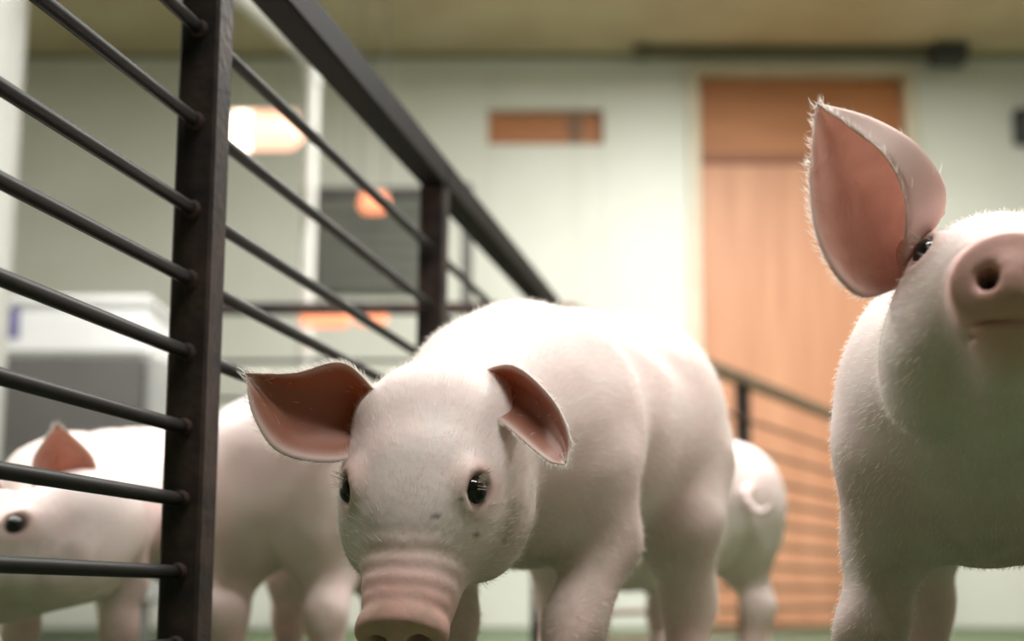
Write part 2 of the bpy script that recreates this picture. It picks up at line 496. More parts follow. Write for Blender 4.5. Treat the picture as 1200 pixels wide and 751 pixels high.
heater('bright heat lamp with white hot end beside the nearest dark post', 268, 354, 156, 4.2, 0.048, True)
heater('tiny orange heat lamp above the grey vent panel', 420, 456, 239, 5.0, 0.034)
heater('long orange heat lamp below the grey vent panel', 352, 412, 372, 4.4, 0.03)
heater('short orange heat lamp below the grey vent, nearer the second post', 416, 454, 371, 4.6, 0.03)

# white feed pipe: runs along the ceiling, then drops
YP = 4.6
e = at(367, 76, YP)
o = empty('feed_pipe', (e.x, e.y, 0))
tag(o, 'white plastic feed pipe sloping from the ceiling and dropping behind the left fence', 'pipe')
dirv = Vector((0.265, 1, 0)).normalized()
s = -dirv * 2.4
MB().tube([(s.x, s.y, e.z + 0.02), (-dirv.x * 0.06, -dirv.y * 0.06, e.z + 0.02), (-0.005, 0, e.z), (0, 0, e.z - 0.06)], 0.030, 14).build('auger_tube', M_pvc, o, True)
q = at(352, 400, YP)
MB().tube([(0, 0, e.z - 0.05), (q.x - e.x, 0, 0.0)], 0.022, 14).build('drop_tube', M_pvc, o, True)
tdp = -dirv * 0.9
MB().tube([(tdp.x, tdp.y, e.z + 0.0), (tdp.x, tdp.y, e.z - 0.12)], 0.024, 12).build('side_outlet', M_pvc, o, True)
MB().tube([(s.x, s.y, e.z + 0.02), (s.x, s.y, TOP - 0.001)], 0.006, 8).build('hanger', M_grey, o, True)

# slim grey pipe behind the second post
g = at(547, 350, 3.4)
o = empty('water_pipe', (g.x, g.y, 0))
tag(o, 'slim grey upright pipe just right of the second fence post', 'pipe')
h_ = at(544, 225, 3.4).z
MB().tube([(0, 0, 0), (0, 0, h_)], 0.013, 12).build('riser', M_grey, o, True)
MB().tube([(0, 0, h_), (0, 0, h_ + 0.02)], [0.016, 0.012], 12).build('cap', M_grey, o, True)
MB().tube([(0, 0, 0.32), (-0.03, -0.05, 0.30)], 0.007, 10).build('nipple', M_pvc, o, True)

# white upright column at the left edge
a, b2 = at(8, 0, 3.6), at(-12, 320, 3.6)
t = (b2 - a); k = -a.z / t.z
foot = a + t * k
t2 = a - t * ((TOP - a.z) / (a.z - b2.z))
o = empty('white_column', (foot.x, foot.y, 0))
tag(o, 'white upright plastic column at the left photo edge', 'column')
MB().tube([(0, 0, 0.01), (t2.x - foot.x, t2.y - foot.y, TOP - 0.002)], 0.05, 20).build('shaft', M_colm, o, True)
MB().tube([(0, 0, 0), (0, 0, 0.03)], 0.075, 20).build('foot_ring', M_pvc, o, True)

# grey feed bin with a white chest on its top
YB = 3.9
q0, q1 = at(-150, 420, YB), at(192, 418, YB)
o = empty('grey_bin', ((q0.x + q1.x) / 2, YB + 0.2, 0))
tag(o, 'wide grey feed bin below the white chest at left', 'feed bin')
bw, bh = (q1.x - q0.x) / 2, q1.z
MB().box((-bw, -0.2, 0.12), (bw - 0.045, 0.2, bh), 0.012).build('body', M_grey, o)
MB().box((bw - 0.044, -0.21, 0.1), (bw, 0.2, bh), 0.01).build('side_post', noisy('pale_grey', (0.3, 0.3, 0.29), (0.36, 0.36, 0.35), 6), o)
for sx in (-1, 1):
    for sy in (-1, 1):
        MB().box((sx * (bw - 0.05) - 0.02, sy * 0.17 - 0.02, 0), (sx * (bw - 0.05) + 0.02, sy * 0.17 + 0.02, 0.12), 0.003).build('leg', M_grey, o)
z0_ = bh + 0.001
r0 = at(175, 346, YB)
o = empty('white_chest', ((q0.x + q1.x) / 2, YB + 0.2, z0_))
tag(o, 'white plastic chest with violet print on top of the grey bin', 'chest')
cw = r0.x - (q0.x + q1.x) / 2
ch = r0.z - z0_
MB().box((-cw, -0.2, 0), (cw, 0.2, ch * 0.8), 0.015).build('body', M_white, o)
MB().box((-cw - 0.008, -0.208, ch * 0.8 + 0.001), (cw + 0.008, 0.208, ch), 0.01).build('lid', M_white, o)
lp, lq = at(-14, 397, YB), at(24, 356, YB)
MB().box((lp.x - (q0.x + q1.x) / 2, -0.203, lp.z - z0_), (lq.x - (q0.x + q1.x) / 2, -0.199, min(lq.z - z0_, ch * 0.79)), 0.0).build('printed_label', M_blue, o)


# ================================================================ piglets
def smin(a, b, k):
    h = np.clip(0.5 + 0.5 * (b - a) / k, 0, 1)
    return b + (a - b) * h - k * h * (1 - h)


def smax(a, b, k):
    return -smin(-a, -b, k)


def ell(P, c, r):
    q = (P - np.float32(c)); r = np.float32(r)
    k0 = np.linalg.norm(q / r, axis=-1); k1 = np.linalg.norm(q / (r * r), axis=-1)
    return k0 * (k0 - 1.0) / np.maximum(k1, 1e-6)


def cone(P, a, b, ra, rb):
    a = np.float32(a); b = np.float32(b); ba = b - a
    t = np.clip(((P - a) @ ba) / float(ba @ ba), 0, 1)
    return np.linalg.norm(P - a - t[..., None] * ba, axis=-1) - (ra + (rb - ra) * t)


class Pig:
    """signed-distance model of one piglet; +x is forward, z up, metres"""
    def __init__(self, head_o, head_R, hs=1.0, feet=None, fat=1.0, tail=1.0, roots=(), crown=0.0):
        self.crown = crown
        self.tail = tail; self.roots = roots
        self.ho = np.float32(head_o); self.R = np.float32(head_R); self.hs = hs   # columns of R: forward, left, up
        self.feet = feet or {}
        self.fat = fat

    def H(self, P):
        return ((P - self.ho) @ self.R) / self.hs

    def head(self, P):
        q = self.H(P)
        s = q.copy(); s[..., 1] = np.abs(s[..., 1])
        d = ell(q, (-0.022, 0, 0.000), (0.060, 0.055, 0.046))
        d = smin(d, ell(q, (0.022, 0, 0.004), (0.054, 0.051, 0.037)), 0.02)
        if self.crown:
            d = smin(d, ell(q, (-0.030, 0, 0.022), (0.050, 0.046, 0.046 * self.crown)), 0.025)
        d = smin(d, ell(s, (0.004, 0.033, -0.032), (0.060, 0.034, 0.042)), 0.022)        # cheeks
        d = smin(d, cone(q, (0.02, 0, -0.008), (0.108, 0, -0.0235), 0.044, 0.0285), 0.02)     # snout
        d = smin(d, cone(q, (-0.02, 0, -0.05), (0.088, 0, -0.047), 0.032, 0.0150), 0.012)    # lower jaw
        d = smin(d, ell(s, (0.036, 0.0370, 0.0190), (0.017, 0.0105, 0.0145)), 0.010)             # brow
        # rooting disc
        ax = np.float32((0.985, 0, -0.17)); ax /= np.linalg.norm(ax)
        c = np.float32((0.122, 0, -0.0225))
        v = q - c; h = v @ ax
        up = np.float32((0.17, 0, 0.985))
        yy, zz = v[..., 1], v @ up
        rad = np.sqrt((yy / 0.0300) ** 2 + (zz / 0.0250) ** 2)
        dr_ = (rad - 1.0) * 0.025
        disc = np.maximum(dr_, np.abs(h) - 0.006)
        disc = smax(dr_, np.abs(h) - 0.0065, 0.005)
        d = smin(d, disc, 0.006)
        # wrinkles across the bridge of the snout
        wr_ = np.clip((q[..., 0] - 0.066) / 0.02, 0, 1) * np.clip((0.118 - q[..., 0]) / 0.008, 0, 1) * np.clip((q[..., 2] + 0.03) / 0.02, 0, 1)
        d = d + 0.0006 * wr_ * np.sin((q[..., 0] + 0.25 * q[..., 1] ** 2 / 0.03) * 2 * math.pi / 0.0105)
        # nostrils
        nq = s - (c + ax * 0.007)
        nn = np.sqrt((nq[..., 0] / 0.011) ** 2 + ((nq[..., 1] - 0.0115) / 0.0064) ** 2 + (nq[..., 2] / 0.0076) ** 2)
        d = smax(d, -(nn - 1) * 0.0055, 0.003)
        # mouth slit
        ml = np.maximum(np.abs(q[..., 2] + 0.043) - 0.045 * np.clip(q[..., 0] - 0.088, 0, 0.03), -(q[..., 0] - 0.088))
        d = smax(d, -np.maximum(ml, (np.abs(q[..., 1]) - 0.05)), 0.003)
        # eye sockets
        d = smax(d, -ell(s, (0.0435, 0.0465, 0.0235), (0.0125, 0.0090, 0.0092)), 0.005)
        return d * self.hs

    def legs(self):
        f = self.feet
        out = []
        for key, sgn in (('fl', 1), ('fr', -1)):
            dx, dy = f.get(key, (0, 0))
            y = 0.060 * sgn
            out.append([((0.135, y * 0.9, 0.20), (0.112 + dx * 0.1, y, 0.15), 0.034, 0.0255),
                        ((0.112 + dx * 0.1, y, 0.15), (0.122 + dx * 0.5, y + dy * 0.5, 0.092), 0.0250, 0.0190),
                        ((0.122 + dx * 0.5, y + dy * 0.5, 0.092), (0.114 + dx, y + dy, 0.035), 0.0187, 0.0165),
                        ((0.114 + dx, y + dy, 0.035), (0.126 + dx, y + dy, 0.012), 0.0178, 0.0155)])
        for key, sgn in (('hl', 1), ('hr', -1)):
            dx, dy = f.get(key, (0, 0))
            y = 0.056 * sgn
            out.append([((-0.16, y * 0.9, 0.22), (-0.138 + dx * 0.1, y * 1.05, 0.180), 0.052, 0.036),
                        ((-0.138 + dx * 0.1, y * 1.05, 0.180), (-0.183 + dx * 0.5, y + dy * 0.4, 0.110), 0.035, 0.0215),
                        ((-0.183 + dx * 0.5, y + dy * 0.4, 0.110), (-0.172 + dx, y + dy, 0.038), 0.0215, 0.0185),
                        ((-0.172 + dx, y + dy, 0.038), (-0.158 + dx, y + dy, 0.012), 0.020, 0.016)])
        return out

    def sdf(self, P):
        P = P.astype(np.float32)
        s = P.copy(); s[..., 1] = np.abs(s[..., 1])
        ft = self.fat
        d = ell(P, (-0.140, 0, 0.256), (0.108, 0.088 * ft, 0.095))
        d = smin(d, ell(P, (-0.02, 0, 0.246), (0.155, 0.088 * ft, 0.080)), 0.03)
        d = smin(d, ell(P, (-0.04, 0, 0.258), (0.15, 0.078 * ft, 0.085)), 0.03)
        d = smin(d, ell(P, (0.115, 0, 0.226), (0.100, 0.078 * ft, 0.093)), 0.03)
        d = smin(d, ell(s, (0.13, 0.048 * ft, 0.222), (0.047, 0.031, 0.070)), 0.025)      # shoulder blades
        d = smin(d, ell(s, (-0.165, 0.044 * ft, 0.225), (0.066, 0.042, 0.088)), 0.035)    # hams
        d = smin(d, ell(s, (-0.150, 0.030 * ft, 0.270), (0.085, 0.054, 0.074)), 0.05)     # haunches
        nb = self.ho + self.R @ np.float32((-0.035, 0, -0.012)) * self.hs
        d = smin(d, cone(P, (0.12, 0, 0.23), nb, 0.078, 0.056 * self.hs), 0.045)
        for leg in self.legs():
            ld = None
            for (a, b, ra, rb) in leg:
                c = cone(P, a, b, ra, rb)
                ld = c if ld is None else smin(ld, c, 0.02)
            d = smin(d, ld, 0.018)
        hd = self.head(P)
        d = smin(d, hd, 0.016)
        for rt in self.roots:
            mid_ = self.ho + (np.float32(rt) - self.ho) * 0.35
            d = smin(d, cone(P, mid_, rt, 0.026 * self.hs, 0.013 * self.hs), 0.014)
        # stub of the tail, curled
        for k in range(6 if self.tail else 0):
            a0, a1 = k * 0.9, (k + 1) * 0.9
            pa = (-0.250 - 0.006 * k, 0.012 * math.sin(a0), 0.268 + 0.012 * math.cos(a0) - 0.004 * k)
            pb2 = (-0.250 - 0.006 * (k + 1), 0.012 * math.sin(a1), 0.268 + 0.012 * math.cos(a1) - 0.004 * (k + 1))
            d = smin(d, cone(P, pa, pb2, 0.0058 - 0.0005 * k, 0.0053 - 0.0005 * k), 0.006)
        # cleft between the toes and a flat sole
        for leg in self.legs():
            tx, ty = leg[-1][1][0], leg[-1][1][1]
            cl = np.maximum(np.abs(P[..., 1] - ty) - 0.0016, np.maximum(P[..., 2] - 0.028, -(P[..., 0] - tx + 0.004)))
            cl = np.maximum(cl, np.abs(P[..., 0] - tx) - 0.03)
            d = smax(d, -cl, 0.003)
        d = np.maximum(d, 0.0005 - P[..., 2])
        # soft unevenness of skin and muscle
        d = d + 0.0012 * np.sin(P[..., 0] * 47 + 3 * np.sin(P[..., 2] * 31)) * np.sin(P[..., 1] * 53 + 1.3) * np.sin(P[..., 2] * 43 + 0.7)
        return d

    def mesh(self, h):
        R_ = 0.012
        lo = np.array([-0.30, -0.14, -0.006]); hi = np.array([0.26, 0.14, 0.375])
        ext = [self.ho + self.R @ np.float32((0.15, 0, -0.03)) * self.hs, self.ho]
        for e_ in ext:
            lo = np.minimum(lo, e_ - 0.09); hi = np.maximum(hi, e_ + 0.09)
        lo[2] = max(lo[2], -0.008)
        B = 8
        nb = np.ceil((hi - lo) / (h * B)).astype(int)
        n = nb * B + 1
        bc = np.stack(np.meshgrid(*[lo[i] + (np.arange(nb[i]) + 0.5) * B * h for i in range(3)], indexing='ij'), -1).astype(np.float32)
        dc = self.sdf(bc.reshape(-1, 3)).reshape(nb)
        D = np.empty(n, np.float32)
        big = np.repeat(np.repeat(np.repeat(dc, B, 0), B, 1), B, 2)
        D[:-1, :-1, :-1] = big; D[-1] = 1; D[:, -1] = 1; D[:, :, -1] = 1
        act = np.argwhere(np.abs(dc) < B * h * 1.25)
        off = np.stack(np.meshgrid(*[np.arange(B + 1)] * 3, indexing='ij'), -1).reshape(-1, 3)
        for c0 in range(0, len(act), 1500):
            ii = (act[c0:c0 + 1500, None, :] * B + off[None]).reshape(-1, 3)
            P = (lo + ii * h).astype(np.float32)
            D[ii[:, 0], ii[:, 1], ii[:, 2]] = self.sdf(P)
        return surface_nets(D, lo, h)


def surface_nets(D, lo, h):
    S = D < 0
    nx, ny, nz = D.shape
    cnt = np.zeros((nx - 1, ny - 1, nz - 1), np.int8)
    for i in (0, 1):
        for j in (0, 1):
            for k in (0, 1):
                cnt += S[i:nx - 1 + i, j:ny - 1 + j, k:nz - 1 + k]
    A = np.argwhere((cnt > 0) & (cnt < 8))
    idx = -np.ones(cnt.shape, np.int64)
    idx[A[:, 0], A[:, 1], A[:, 2]] = np.arange(len(A))
    acc = np.zeros((len(A), 3)); num = np.zeros(len(A))
    corners = [(i, j, k) for i in (0, 1) for j in (0, 1) for k in (0, 1)]
    for c in corners:
        for ax in range(3):
            if c[ax] == 1: continue
            e = list(c); e[ax] = 1
            v0 = D[A[:, 0] + c[0], A[:, 1] + c[1], A[:, 2] + c[2]]
            v1 = D[A[:, 0] + e[0], A[:, 1] + e[1], A[:, 2] + e[2]]
            m = (v0 < 0) != (v1 < 0)
            t = np.where(m, v0 / np.where(np.abs(v0 - v1) < 1e-12, 1, v0 - v1), 0)
            p = np.zeros((len(A), 3)) + np.array(c); p[:, ax] += t
            acc += p * m[:, None]; num += m
    V = lo + (A + acc / np.maximum(num, 1)[:, None]) * h
    quads = []
    for ax in range(3):
        a1, a2 = [(1, 2), (2, 0), (0, 1)][ax]
        s0 = [slice(1, -1)] * 3; s1 = [slice(1, -1)] * 3
        s0[ax] = slice(0, -1); s1[ax] = slice(1, None)
        E0, E1 = S[tuple(s0)], S[tuple(s1)]
        W = np.argwhere(E0 != E1)
        fl_ = E0[W[:, 0], W[:, 1], W[:, 2]]
        base = W.copy()
        base[:, a1] += 1; base[:, a2] += 1
        def cell(d1, d2):
            q = base.copy(); q[:, a1] -= d1; q[:, a2] -= d2
            return idx[q[:, 0], q[:, 1], q[:, 2]]
        Q = np.stack([cell(1, 1), cell(0, 1), cell(0, 0), cell(1, 0)], 1)
        Q[~fl_] = Q[~fl_][:, ::-1]
        quads.append(Q)
    return V, np.concatenate(quads)


def np_mesh(name, V, Q, mat, parent, smooth=True):
    me = bpy.data.meshes.new(name)
    k = Q.shape[1]
    me.vertices.add(len(V)); me.vertices.foreach_set('co', np.ascontiguousarray(V, np.float32).ravel())
    me.loops.add(len(Q) * k); me.loops.foreach_set('vertex_index', Q.astype(np.int32).ravel())
    me.polygons.add(len(Q)); me.polygons.foreach_set('loop_start', np.arange(0, len(Q) * k, k, dtype=np.int32))
    if smooth: me.polygons.foreach_set('use_smooth', np.ones(len(Q), bool))
    me.update(calc_edges=True); me.validate()
    me.materials.append(mat)
    o = bpy.data.objects.new(name, me); COL.objects.link(o); o.parent = parent
    return o


def set_tint(o, C):
    a = o.data.attributes.new('tint', 'FLOAT_COLOR', 'POINT')
    c = np.ones((len(C), 4), np.float32); c[:, :3] = C
    a.data.foreach_set('color', c.ravel())


def hairs(P, Nn, T, length, width, name, parent, mat):
    """curved two-segment ribbons; P roots, Nn normals, T flow directions"""
    n = len(P)
    L = length[:, None]
    rnd = RNG.normal(0, 0.22, (n, 3))
    d1 = T + 0.42 * Nn + rnd; d1 /= np.linalg.norm(d1, axis=1)[:, None]
    d2 = T + 0.20 * Nn + rnd * 0.8; d2 /= np.linalg.norm(d2, axis=1)[:, None]
    side = np.cross(d1, Nn + RNG.normal(0, 0.5, (n, 3))); side /= np.maximum(np.linalg.norm(side, axis=1), 1e-6)[:, None]
    w = width[:, None] / 2
    a, b = P - side * w - Nn * 0.0006, P + side * w - Nn * 0.0006
    m = P + d1 * L * 0.55
    c, e = m - side * w * 0.8, m + side * w * 0.8
    t = m + d2 * L * 0.45
    V = np.stack([a, b, e, c, t], 1).reshape(-1, 3)
    i = np.arange(n)[:, None] * 5
    T3 = np.concatenate([i + np.array([[0, 1, 2]]), i + np.array([[0, 2, 3]]), i + np.array([[3, 2, 4]])], 0)
    o = np_mesh(name, V, T3, mat, parent, smooth=False)
    o['kind'] = 'stuff'
    return o


def sample_surface(V, Q, n):
    tri = np.concatenate([Q[:, [0, 1, 2]], Q[:, [0, 2, 3]]])
    a, b, c = V[tri[:, 0]], V[tri[:, 1]], V[tri[:, 2]]
    nr = np.cross(b - a, c - a); ar = np.linalg.norm(nr, axis=1)
    pick = RNG.choice(len(tri), n, p=ar / ar.sum())
    u, v = RNG.random(n), RNG.random(n)
    f = u + v > 1; u[f] = 1 - u[f]; v[f] = 1 - v[f]
    P = a[pick] + (b[pick] - a[pick]) * u[:, None] + (c[pick] - a[pick]) * v[:, None]
    N = nr[pick] / np.maximum(ar[pick], 1e-12)[:, None]
    return P, N, tri[pick, 0]


def catmull(pts, n):
    pts = [Vector(p) for p in pts]
    P = [pts[0] * 2 - pts[1]] + pts + [pts[-1] * 2 - pts[-2]]
    out = []
    for i in range(n):
        t = i / (n - 1) * (len(pts) - 1)
        k = min(int(t), len(pts) - 2); u = t - k
        p0, p1, p2, p3 = P[k], P[k + 1], P[k + 2], P[k + 3]
        out.append(0.5 * ((2 * p1) + (p2 - p0) * u + (2 * p0 - 5 * p1 + 4 * p2 - p3) * u * u + (3 * p1 - p0 - 3 * p2 + p3) * u ** 3))
    return out


def make_ear(root, inv, curves, thick=0.0042, cam_side=(0, -1, 0), hair_n=500, rim=0.10, pink=1.0, inner_shade=0.5):
    """ear blade lofted across several curves (world points, base -> tip), first and last are its edges.
    cam_side: direction the inner face looks to; inner_shade: dark red painted inside for the shade there"""
    nu, nv = 29, 25
    cs = Vector(cam_side).normalized()
    cc = [catmull(c, nu) for c in curves]
    G = np.zeros((nu, nv, 3))
    for i in range(nu):
        row = catmull([c[i] for c in cc], nv)
        for j in range(nv):
            v = j / (nv - 1); u = i / (nu - 1)
            p = row[j] + cs * (0.0006 * math.sin(v * 26 + u * 5) * 4 * v * (1 - v))     # gentle ribs along the blade
            G[i, j] = inv @ p
    du = np.gradient(G, axis=0); dv = np.gradient(G, axis=1)
    Nn = np.cross(du, dv); Nn /= np.maximum(np.linalg.norm(Nn, axis=2), 1e-9)[..., None]
    csl = np.array((inv.to_3x3() @ cs))
    if (Nn[:, nv // 3:] @ csl).mean() < 0: Nn = -Nn
    uu = np.linspace(0, 1, nu)[:, None]; vv = np.linspace(0, 1, nv)[None, :]
    edge = np.minimum(np.minimum(vv, 1 - vv) * 2.2, (1 - uu) * 1.6 + 0 * vv)
    th = thick * (0.28 + 0.72 * np.clip(edge * 2.0, 0, 1)) * (1.25 - 0.4 * uu)
    Fr = G + Nn * (th / 2)[..., None]; Bk = G - Nn * (th / 2)[..., None]
    V = np.concatenate([Fr.reshape(-1, 3), Bk.reshape(-1, 3)])
    m = nu * nv
    Q = []
    for i in range(nu - 1):
        for j in range(nv - 1):
            a = i * nv + j
            Q.append((a, a + 1, a + nv + 1, a + nv)); Q.append((m + a, m + a + nv, m + a + nv + 1, m + a + 1))
    for i in range(nu - 1):
        for j in (0, nv - 1):
            a = i * nv + j
            Q.append((a, a + nv, m + a + nv, m + a) if j == 0 else (a, m + a, m + a + nv, a + nv))
    for j in range(nv - 1):
        for i in (0, nu - 1):
            a = i * nv + j
            Q.append((a, m + a, m + a + 1, a + 1) if i == 0 else (a, a + 1, m + a + 1, m + a))
    Q = np.array(Q)
    # keep the winding consistent with Fr looking along +Nn
    a, b, c = V[Q[0][0]], V[Q[0][1]], V[Q[0][2]]
    if np.dot(np.cross(b - a, c - a), Nn[0, 0]) < 0: Q = Q[:, ::-1]
    o = np_mesh('ear', V, Q, M_ear, root)
    e2 = np.clip(np.minimum(np.minimum(vv + 0 * uu, 1 - vv + 0 * uu), (1 - uu + 0 * vv) * 0.8) / rim, 0, 1)
    C = np.zeros((2 * m, 3)); C[:m, 0] = (pink * (0.25 + 0.75 * e2)).ravel(); C[m:, 0] = 0.12; C[:, 1] = inner_shade
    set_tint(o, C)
    o['label'] = 'thin pink ear'
    # pale fringe along the rim and a few hairs on both faces
    Pn, Nr, Tn = [], [], []
    for _ in range(hair_n):
        r = RNG.random()
        if r < 0.8:
            j = 0 if RNG.random() < 0.5 else nv - 1
            fi = RNG.random() * (nu - 1.001); i = int(fi); t = fi - i
            p = G[i, j] * (1 - t) + G[i + 1, j] * t
            out = (G[i, j] - G[i, nv // 2]); out = out / max(np.linalg.norm(out), 1e-6)
            fwd = du[i, j] / max(np.linalg.norm(du[i, j]), 1e-9)
            Pn.append(p); Nr.append(out); Tn.append(fwd * 0.8 + out * 0.3)
        else:
            i, j = RNG.integers(1, nu - 1), RNG.integers(1, nv - 1)
            sgn = 1 if r < 0.84 else -1
            p = (Fr if sgn > 0 else Bk)[i, j] + RNG.normal(0, 0.0015, 3)
            Pn.append(p); Nr.append(Nn[i, j] * sgn); Tn.append(du[i, j] / max(np.linalg.norm(du[i, j]), 1e-9))
    Pn, Nr, Tn = map(np.array, (Pn, Nr, Tn))
    hr = hairs(Pn, Nr, Tn, RNG.uniform(0.004, 0.0085, len(Pn)), np.full(len(Pn), 0.00022), 'ear_hair', o, M_hair)
    return o


def make_pig(label, hips, shoulders, scale, head_px, head_fwd, roll=0.0, hs=1.0, h=0.004, feet=None, fat=1.0,
             ears=(), nhair=6000, dirt=1.0, hair_len=0.0075, tail=1.0, spots=(), crown=0.0):
    """hips / shoulders: ground points; head_px = world point of the skull centre; head_fwd = world direction of the snout"""
    hp, sp = Vector((*hips, 0)), Vector((*shoulders, 0))
    fw = (sp - hp).normalized()
    yaw = math.atan2(fw.y, fw.x)
    mid = hp.lerp(sp, 0.5)
    root = empty('piglet', mid, yaw)
    root.scale = (scale,) * 3
    tag(root, label, 'piglet', 'piglets in the pen')
    Mw = Matrix.Translation(mid) @ Matrix.Rotation(yaw, 4, 'Z') @ Matrix.Scale(scale, 4)
    inv = Mw.inverted()
    ho = inv @ Vector(head_px)
    f = (inv.to_3x3() @ Vector(head_fwd)).normalized()
    l = Vector((0, 0, 1)).cross(f).normalized(); u = f.cross(l)
    Rr = Matrix.Rotation(roll, 3, f)
    l, u = Rr @ l, Rr @ u
    R = np.array([[f.x, l.x, u.x], [f.y, l.y, u.y], [f.z, l.z, u.z]])
    roots = []
    for er in ears:
        c = Vector((0, 0, 0))
        for cv in er['curves']: c += cv[0]
        roots.append(np.float32(inv @ (c / len(er['curves']))))
    pig = Pig(ho, R, hs, feet, fat, tail, roots, crown)
    V, Q = pig.mesh(h)
    body = np_mesh('body', V, Q, M_skin, root)
    q = pig.H(V.astype(np.float32))
    near_head = np.clip((0.16 - np.linalg.norm(q, axis=1)) / 0.02, 0, 1)
    pink = np.zeros(len(V)); dirtv = np.zeros(len(V)); dark = np.zeros(len(V))
    # snout disc and bridge, ring around the eyes, thin skin of the legs
    sn = np.clip((q[:, 0] - 0.070) / 0.040, 0, 1) * (np.abs(q[:, 1]) < 0.06) * near_head
    pink = np.maximum(pink, sn * 0.8)
    disc = np.clip((q[:, 0] - 0.112) / 0.006, 0, 1) * near_head
    pink = np.maximum(pink, disc * 0.85)
    ed = np.sqrt((q[:, 0] - 0.039) ** 2 + (np.abs(q[:, 1]) - 0.0435) ** 2 + (q[:, 2] - 0.0215) ** 2)
    pink = np.maximum(pink, 0.75 * np.clip(1 - ed / 0.026, 0, 1) * near_head)
    dark = np.maximum(dark, np.clip(1 - (ed - 0.0085) / 0.004, 0, 1) * near_head * 0.7)
    legz = np.clip((0.13 - V[:, 2]) / 0.06, 0, 1) * (1 - near_head)
    pink = np.maximum(pink, 0.38 * legz)
    # nostrils
    nd = np.sqrt(((np.abs(q[:, 1]) - 0.0105) / 0.0062) ** 2 + ((q[:, 2] + 0.0237) / 0.0078) ** 2)
    dark = np.maximum(dark, np.clip(1.25 - nd, 0, 1) * (q[:, 0] > 0.110) * (q[:, 0] < 0.1275) * near_head)
    hoof = np.clip((0.026 - V[:, 2]) / 0.006, 0, 1)
    dark = np.maximum(dark, hoof * 0.8)
    # dirt on cheeks, chest and lower legs
    ck = np.clip(1 - np.sqrt(((q[:, 0] - 0.02) / 0.06) ** 2 + ((q[:, 2] + 0.02) / 0.04) ** 2), 0, 1) * near_head * (np.abs(q[:, 1]) > 0.02)
    dirtv = np.maximum(dirtv, 0.7 * ck * dirt)
    dirtv = np.maximum(dirtv, 0.35 * np.clip((0.19 - V[:, 2]) / 0.12, 0, 1) * (V[:, 0] > 0.05) * dirt)
    Vw = V @ np.array(Mw.to_3x3()).T + np.array(mid)
    for (px_, py_, rad_, str_) in spots:       # specks of dried mud
        g_ = np.array(at(px_, py_, 1.0)) - np.array((0, 0, CAMH)); g_ /= np.linalg.norm(g_)
        rel = Vw - np.array((0, 0, CAMH)); al = rel @ g_
        off_ = np.linalg.norm(rel - al[:, None] * g_, axis=1)
        cand = np.where(off_ < 0.004)[0]
        if len(cand):
            c0 = Vw[cand[np.argmin(al[cand])]]
            dd = np.linalg.norm((Vw - c0) * np.array((1, 1, 1.4)), axis=1)
            dark = np.maximum(dark, str_ * np.clip(1.4 - dd / rad_, 0, 1))
    set_tint(body, np.clip(np.stack([pink, dirtv, dark], 1), 0, 1))
    # eyes
    for s in (1, -1):
        loc = pig.ho + pig.R @ np.float32((0.0405, s * 0.0395, 0.0200)) * hs
        b = MB()
        nseg, nring = 16, 10
        vs, fs = [], []
        for i in range(nring + 1):
            th_ = math.pi * i / nring
            for k in range(nseg):
                a_ = 2 * math.pi * k / nseg
                vs.append((0.0094 * math.sin(th_) * math.cos(a_), 0.0094 * math.sin(th_) * math.sin(a_), 0.0094 * math.cos(th_)))
        for i in range(nring):
            for k in range(nseg):
                a_, b_ = i * nseg + k, i * nseg + (k + 1) % nseg
                fs.append((a_, a_ + nseg, b_ + nseg, b_))
        b.add(vs, fs)
        e = b.build('eye', M_eye, root, True); e.location = loc; e.scale = (hs,) * 3
        e['label'] = 'dark glossy eye'
        # lashes
        n_ = 26
        aa = RNG.uniform(-0.9, 0.9, n_)
        loc_l = np.stack([0.0395 + 0.0095 * np.sin(aa), np.full(n_, s * 0.0455), 0.0215 + 0.0085 * np.cos(aa)], 1)
        Pl = pig.ho + (loc_l * hs) @ pig.R.T
        dl = np.stack([0.35 * np.sin(aa), np.full(n_, s * 0.8), np.full(n_, 0.35)], 1); dl /= np.linalg.norm(dl, axis=1)[:, None]
        hairs(Pl - np.array(loc), dl @ pig.R.T, dl @ pig.R.T, np.full(n_, 0.009), np.full(n_, 0.00035), 'eyelashes', e, M_lash)
    # bristles
    if nhair:
        P, N, vi = sample_surface(V, Q, int(nhair * 1.3))
        keep = (pink[vi] < 0.30) & (dark[vi] < 0.1)
        P, N, vi = P[keep], N[keep], vi[keep]
        wh = np.clip((0.17 - np.linalg.norm(q[vi], axis=1)) / 0.06, 0, 1)[:, None]
        flow = (1 - wh) * np.array([-1.0, 0, -0.45]) + wh * (pig.R @ np.array([-1.0, 0, -0.15]))
        flow = flow - N * np.sum(flow * N, 1)[:, None]
        flow /= np.maximum(np.linalg.norm(flow, axis=1), 1e-6)[:, None]
        hl = RNG.uniform(0.6, 1.2, len(P)) * hair_len
        hairs(P, N, flow, hl, np.full(len(P), 0.00025), 'bristles', root, M_hair)
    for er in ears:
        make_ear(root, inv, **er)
    return root


